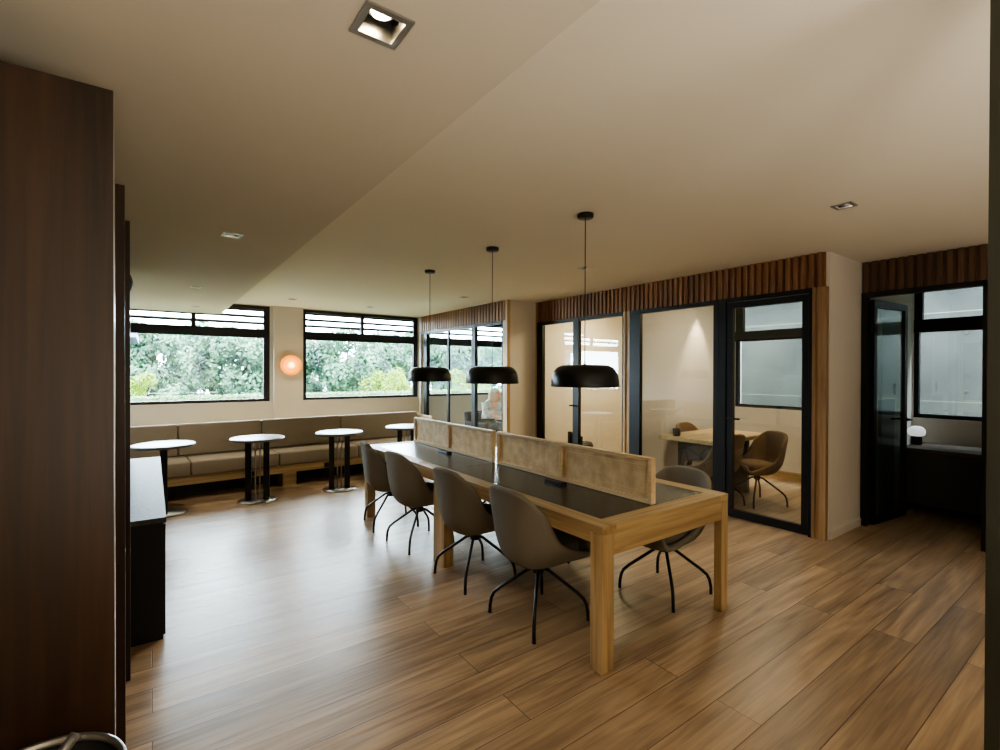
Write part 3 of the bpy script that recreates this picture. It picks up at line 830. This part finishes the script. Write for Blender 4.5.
def w2(a, b): return (a[0]+.4, a[1]-3.3, a[2]-.686), (b[0]+.4, b[1]-3.3, b[2]-.686)
MB().box(*w2((-.79, 3.26, .686), (-.185, 5.6, 2.19))).build('carcass', M['dark_wood'], wc)
for a, b_ in ((3.28, 3.92), (3.97, 4.7), (4.72, 5.58)): MB().box(*w2((-.1845, a, .70), (-.165, b_, 2.18))).build('door', M['dark_wood'], wc)
MB().box(*w2((-.1845, 3.93, .686), (-.113, 3.955, 2.21))).build('fin', M['dark_wood'], wc)
MB().box(*w2((-.1645, 4.0, 1.44), (-.14, 5.5, 1.455))).build('shelf_rail', M['stone'], wc)
t = thing('wall_speaker', 'dark round wall speaker fixed to the edge of the left wall cabinet', 'speaker', (-.150, 3.86, 2.06))
MB().lathe([(0, .075), (.025, .07), (.044, .05), (.055, .015), (.057, 0), (.055, -.015), (.044, -.05), (.025, -.07), (0, -.075)], 32).build('fixture_body', M['blackp'], t, True)
MB().box((-.012, .04, -.02), (.012, .0695, .02)).build('fixture_bracket', M['blackp'], t)
ct = thing('counter_cabinet', 'black counter cabinet with speckled grey top at the left wall', 'counter', (-.35, 3.28, 0))
def w3(a, b): return (a[0]+.35, a[1]-3.28, a[2]), (b[0]+.35, b[1]-3.28, b[2])
MB().box(*w3((-.79, 3.285, 0), (.05, 5.62, .655))).build('carcass', M['blackp'], ct)
MB().box(*w3((-.79, 3.275, .656), (.065, 5.64, .685)), bevel=.002).build('countertop', M['terrazzo'], ct)
for a in (3.30, 4.08, 4.86): MB().box(*w3((.0505, a, .02), (.062, a+.74, .64))).build('door', M['blackp'], ct)

t = thing('waste_bin', 'black round bin with grey rim and steel handle at bottom left corner', 'bin', (-.215, 1.405, 0))
MB().lathe([(0, 0), (.13, 0), (.135, .01), (.165, .60), (.160, .60), (.13, .012), (0, .012)], 48).build('bin_body', M['blackp'], t, True)
MB().lathe([(.158, .598), (.158, .612), (.166, .614), (.170, .606), (.168, .596)], 48).build('rim', M['steel'], t, True)
b = MB(); b.tube([(-.02, -.06, .585), (.03, -.01, .635), (.075, .035, .68)], .011, 10); b.build('handle', M['steel'], t, True)

# ------------------------------------------------------------ alcove room contents
t = thing('alcove_desk', 'dark built-in desk under the alcove window', 'desk', (6.95, .95, 0))
MB().box((-.35, -.80, .665), (.345, .74, .70)).build('desktop', M['desk'], t)
MB().box((-.30, -.80, .10), (-.28, .74, .664)).build('modesty_panel', M['dim'], t)
MB().box((-.28, .70, 0), (.345, .74, .664)).build('side_panel', M['dim'], t)
MB().box((-.28, -.80, 0), (.345, -.76, .664)).build('side_panel', M['dim'], t)
t = thing('table_lamp', 'white mushroom-domed lamp with black base on the alcove desk', 'table lamp', (7.02, 1.655, .70))
MB().lathe([(0, 0), (.05, 0), (.05, .085), (.04, .09), (0, .09)], 32).build('base', M['blackp'], t, True)
MB().lathe([(0, .091), (.05, .093), (.072, .108), (.08, .135), (.075, .165), (.055, .19), (.025, .202), (0, .204)], 40).build('lamp_shade', M['opal'], t, True)
t = thing('storage_cupboard', 'tall white cupboard with black pull behind the open alcove door', 'cupboard', (6.45, 1.768, 0))
MB().box((-.28, -.03, 0), (.13, 0, 1.215)).build('lower_door', M['stone'], t)
MB().box((-.28, -.03, 1.225), (.13, 0, 2.2)).build('upper_door', M['white'], t)
MB().box((.085, -.045, 1.27), (.10, -.03, 1.39)).build('pull_handle', M['blackp'], t)

# ------------------------------------------------------------ outside
struct('ground_outside', MB().box((-18, -8, -.5), (24, 34, -.3)), M['lawn'])
cw = MB().box((9.0, -6, -.3), (9.3, 8.0, 5.2))
o = struct('wall_court', cw, M['concrete'])
b = MB()
for y in (0.4, 1.6, 2.8, 4.0, 5.2):
    for z in (.9, 1.25, 2.05, 2.8, 3.6): b.lathe([(0, 0), (.022, 0), (.018, .01), (0, .01)], 12, (0, 0, 0), Matrix.Translation((9.0-.001, y, z)) @ Matrix.Rotation(-PI/2, 4, 'Y'))
b.build('tie_hole', M['dim'], o)
b = MB()
for y in (1.0, 3.4, 5.8): b.box((8.996, y, -.3), (9.0005, y+.012, 5.2))
for z in (1.1, 2.35): b.box((8.996, -6, z), (9.0005, 8, z+.010))
b.build('panel_joint', M['dim2'], o)
struct('beam_court', MB().box((8.55, -6, 2.95), (9.0, 8, 3.6)), M['concrete'])

def leaves(n, fn, size, name, mat, parent, smn=.6, smx=1.3):
    vs, fs = [], []
    for i in range(n):
        p, nn = fn()
        nn = (nn+Vector((random.uniform(-.8, .8), random.uniform(-.8, .8), random.uniform(-.4, .9)))).normalized()
        a = nn.orthogonal().normalized(); a = Matrix.Rotation(random.uniform(0, 6.28), 3, nn) @ a; b_ = nn.cross(a)
        s = size*random.uniform(smn, smx); k = len(vs)
        vs += [p-a*s, p+b_*s*.45, p+a*s, p-b_*s*.45]; fs.append((k, k+1, k+2, k+3))
    me = bpy.data.meshes.new(name); me.from_pydata(vs, [], fs); me.materials.append(mat)
    o = bpy.data.objects.new(name, me); col.objects.link(o); o.parent = parent
    return o
def tree(x, y, h, rad, n, mat, label, size=.13, group='trees beyond the windows', name='leafy_tree', zc=.55, sq=1.0):
    t = thing(name, label, 'tree' if name == 'leafy_tree' else 'bush', (x, y, -.3), random.uniform(0, 3), group)
    tr = MB(); tr.tube([(0, 0, 0), (.05, .03, h*.3), (-.03, .05, h*.55), (0, 0, h*.8)], .11*h/5, 10, .03)
    for k in range(5):
        a = k*1.3; tr.tube([(0, .03, h*(.28+.06*k)), (rad*.4*math.cos(a), rad*.4*math.sin(a), h*(.45+.06*k)), (rad*.7*math.cos(a), rad*.7*math.sin(a), h*(.55+.08*k))], .04*h/5, 8, .012)
    tr.build('trunk', M['bark'], t)
    cl = [(Vector((random.uniform(-.7, .7)*rad, random.uniform(-.7, .7)*rad, h*zc+random.uniform(-.5, .45)*h*.85)), rad*random.uniform(.24, .36)) for _ in range(34)]
    def fn():
        c, r = random.choice(cl); d = Vector((random.gauss(0, 1), random.gauss(0, 1), random.gauss(0, 1))).normalized()
        return c+Vector((d.x*r, d.y*r, d.z*r*sq))*random.uniform(.6, 1), d
    leaves(n, fn, size, 'foliage', mat, t)
TL = ['tall pale green tree outside the left window', 'tall pale green tree behind the pillar with the sconce', 'tall pale green tree outside the right window',
      'tall pale green tree at the right edge of the right window', 'tall pale green tree seen through the far office glass', 
      'background tree above the neighbour house', 'background tree showing between the first two trees', 'background tree showing over the right window bush',
      'background tree behind the far office window', 'background tree farthest right beyond the far office']
for (x, y, h, r), lb in zip([(1.7, 14.6, 3.05, 1.6), (4.9, 14.8, 3.1, 1.6), (8.1, 14.6, 3.05, 1.6), (11.3, 14.8, 3.1, 1.6), (14.5, 15.0, 3.1, 1.6),
                             (-3.6, 20.9, 3.4, 1.8), (.5, 20.9, 3.45, 1.8), (4.6, 20.9, 3.4, 1.8), (8.8, 20.9, 3.5, 1.8), (13.0, 20.9, 3.4, 1.8)], TL):
    tree(x, y, h, r, 19000, M['leafA'], lb, .07 if y < 17 else .09)
tree(-.40, 11.3, 1.75, .6, 5000, M['leafB'], 'bright yellow-green bush at the left of the left window', .045, 'bright bushes', 'garden_bush', .62)
tree(4.95, 11.5, 1.75, .75, 6000, M['leafB'], 'bright yellow-green bush behind the right window', .045, 'bright bushes', 'garden_bush', .62)
tree(7.3, 11.4, 1.7, .7, 5000, M['leafB'], 'bright yellow-green bush behind the far office window', .045, 'bright bushes', 'garden_bush', .62)
t = thing('clipped_hedge', 'pale clipped hedge just outside along the window sills', 'hedge', (3.2, 9.55, -.3))
MB().box((-4.2, -.2, 0), (4.6, .2, 1.30)).build('branches', M['bark'], t)
def hf():
    x = random.uniform(-4.3, 4.7)
    if random.random() < .45: return Vector((x, random.uniform(-.26, .26), 1.34+random.uniform(-.05, .05)*1.2)), Vector((0, 0, 1))
    return Vector((x, random.choice((-.25, .25))+random.uniform(-.03, .03), random.uniform(.1, 1.35))), Vector((0, 1, 0))
leaves(16000, hf, .035, 'foliage', M['leafC'], t)
t = thing('neighbour_house', 'pale grey-blue house with a grey roof behind the left trees', 'house', (-2.0, 14.4, -.3))
MB().box((-2.2, 0, 0), (1.5, 3, 2.6)).build('house_wall', M['houseW'], t)
MB().box((-2.4, -.25, 2.6), (1.7, 3.2, 2.78)).build('roof', M['houseR'], t)
MB().box((-.6, -.02, 1.2), (.5, -.001, 2.1)).build('house_window', M['houseR'], t)

# ------------------------------------------------------------ light
wd = bpy.data.worlds.new('overcast_sky'); scn.world = wd; wd.use_nodes = True
nt = wd.node_tree; bg = nt.nodes['Background']
tc_ = nt.nodes.new('ShaderNodeTexCoord'); sp = nt.nodes.new('ShaderNodeSeparateXYZ'); rp = nt.nodes.new('ShaderNodeValToRGB')
nt.links.new(tc_.outputs['Generated'], sp.inputs[0]); nt.links.new(sp.outputs['Z'], rp.inputs['Fac'])
rp.color_ramp.elements[0].position = 0; rp.color_ramp.elements[0].color = (.80, .90, 1.0, 1)
rp.color_ramp.elements[1].position = .6; rp.color_ramp.elements[1].color = (.92, .97, 1.0, 1)
nt.links.new(rp.outputs['Color'], bg.inputs['Color']); bg.inputs['Strength'].default_value = 36

def light(name, typ, loc, energy, color=(1, 1, 1), **k):
    l = bpy.data.lights.new(name, typ); l.energy = energy; l.color = color
    for a, v in k.items():
        if a != 'rot': setattr(l, a, v)
    o = bpy.data.objects.new(name, l); col.objects.link(o); o.location = loc
    if 'rot' in k: o.rotation_euler = k['rot']
    return o
for i, (a, b_) in enumerate(W):
    o = light('window_portal', 'AREA', ((a+b_)/2, YB+.3, 1.8), 1, shape='RECTANGLE', size=b_-a, size_y=1.6, rot=(-PI/2, 0, 0)); o.data.cycles.is_portal = True
for yc, s_ in ((3.15, 1.45), (1.12, 1.2)):
    o = light('window_portal', 'AREA', (XR+.25, yc, 1.78), 1, shape='RECTANGLE', size=1.6, size_y=s_, rot=(0, PI/2, 0)); o.data.cycles.is_portal = True
warm = (1, .88, .74)
for (x, y, hs, big), en in zip(soffit_lights, (35, 50, 45, 28, 8)): light('downlight_lamp', 'SPOT', (x, y, SOF-.01), en, warm, spot_size=math.radians(95), spot_blend=.8, shadow_soft_size=.04)
for (x, y, hs), en in zip(main_lights, (28, 28, 60, 75, 24, 5)): light('downlight_lamp', 'SPOT', (x, y, C-.01), en, warm, spot_size=math.radians(100), spot_blend=.8, shadow_soft_size=.04)
light('meeting_spot', 'SPOT', (6.35, 3.78, C-.03), 75, (1, .80, .55), spot_size=math.radians(60), spot_blend=.6, shadow_soft_size=.03)
light('meeting_ceiling_lamp', 'AREA', (6.1, 2.9, C-.02), 16, (1, .84, .62), shape='DISK', size=.5)
light('office_ceiling_lamp', 'AREA', (5.9, 4.9, C-.02), 34, (1, .80, .50), shape='DISK', size=.5)
light('ceiling_fill', 'AREA', (.15, -1.3, .8), 34, (1, .92, .78), shape='DISK', size=1.0, rot=(PI, 0, 0))  # unseen lamps without fixtures, added behind the camera to brighten the ceiling
light('ceiling_fill', 'AREA', (1.5, -1.4, .8), 26, (1, .92, .78), shape='DISK', size=1.2, rot=(PI, 0, 0))
light('ceiling_fill', 'AREA', (3.3, -1.1, .8), 7, (1, .92, .78), shape='DISK', size=1.2, rot=(PI, 0, 0))
light('sconce_lamp', 'POINT', (1.89, YB-.24, 1.61), 4, (1, .62, .28), shadow_soft_size=.06)

# ------------------------------------------------------------ camera
cam = bpy.data.cameras.new('camera'); co = bpy.data.objects.new('camera', cam); col.objects.link(co)
cam.sensor_fit = 'HORIZONTAL'; cam.sensor_width = 36; cam.lens = 481.8/1000*36; cam.clip_start = .05
yaw, pit, rol = .6259, -.0057, .0027
fw = Vector((math.sin(yaw)*math.cos(pit), math.cos(yaw)*math.cos(pit), math.sin(pit)))
rt_ = Vector((math.cos(yaw), -math.sin(yaw), 0)); up = rt_.cross(fw)
r2 = rt_*math.cos(rol)+up*math.sin(rol); u2 = -rt_*math.sin(rol)+up*math.cos(rol)
co.matrix_world = Matrix(((r2.x, u2.x, -fw.x, 0), (r2.y, u2.y, -fw.y, 0), (r2.z, u2.z, -fw.z, 1.5), (0, 0, 0, 1)))
scn.camera = co
scn.view_settings.view_transform = 'AgX'
scn.view_settings.look = 'AgX - Medium High Contrast'
scn.view_settings.exposure = 0.7
scn.cycles.max_bounces = 12; scn.cycles.diffuse_bounces = 6; scn.cycles.glossy_bounces = 5; scn.cycles.transparent_max_bounces = 24
scn.cycles.sample_clamp_indirect = 6; scn.cycles.use_denoising = True
scn.cycles.caustics_reflective = False; scn.cycles.caustics_refractive = False
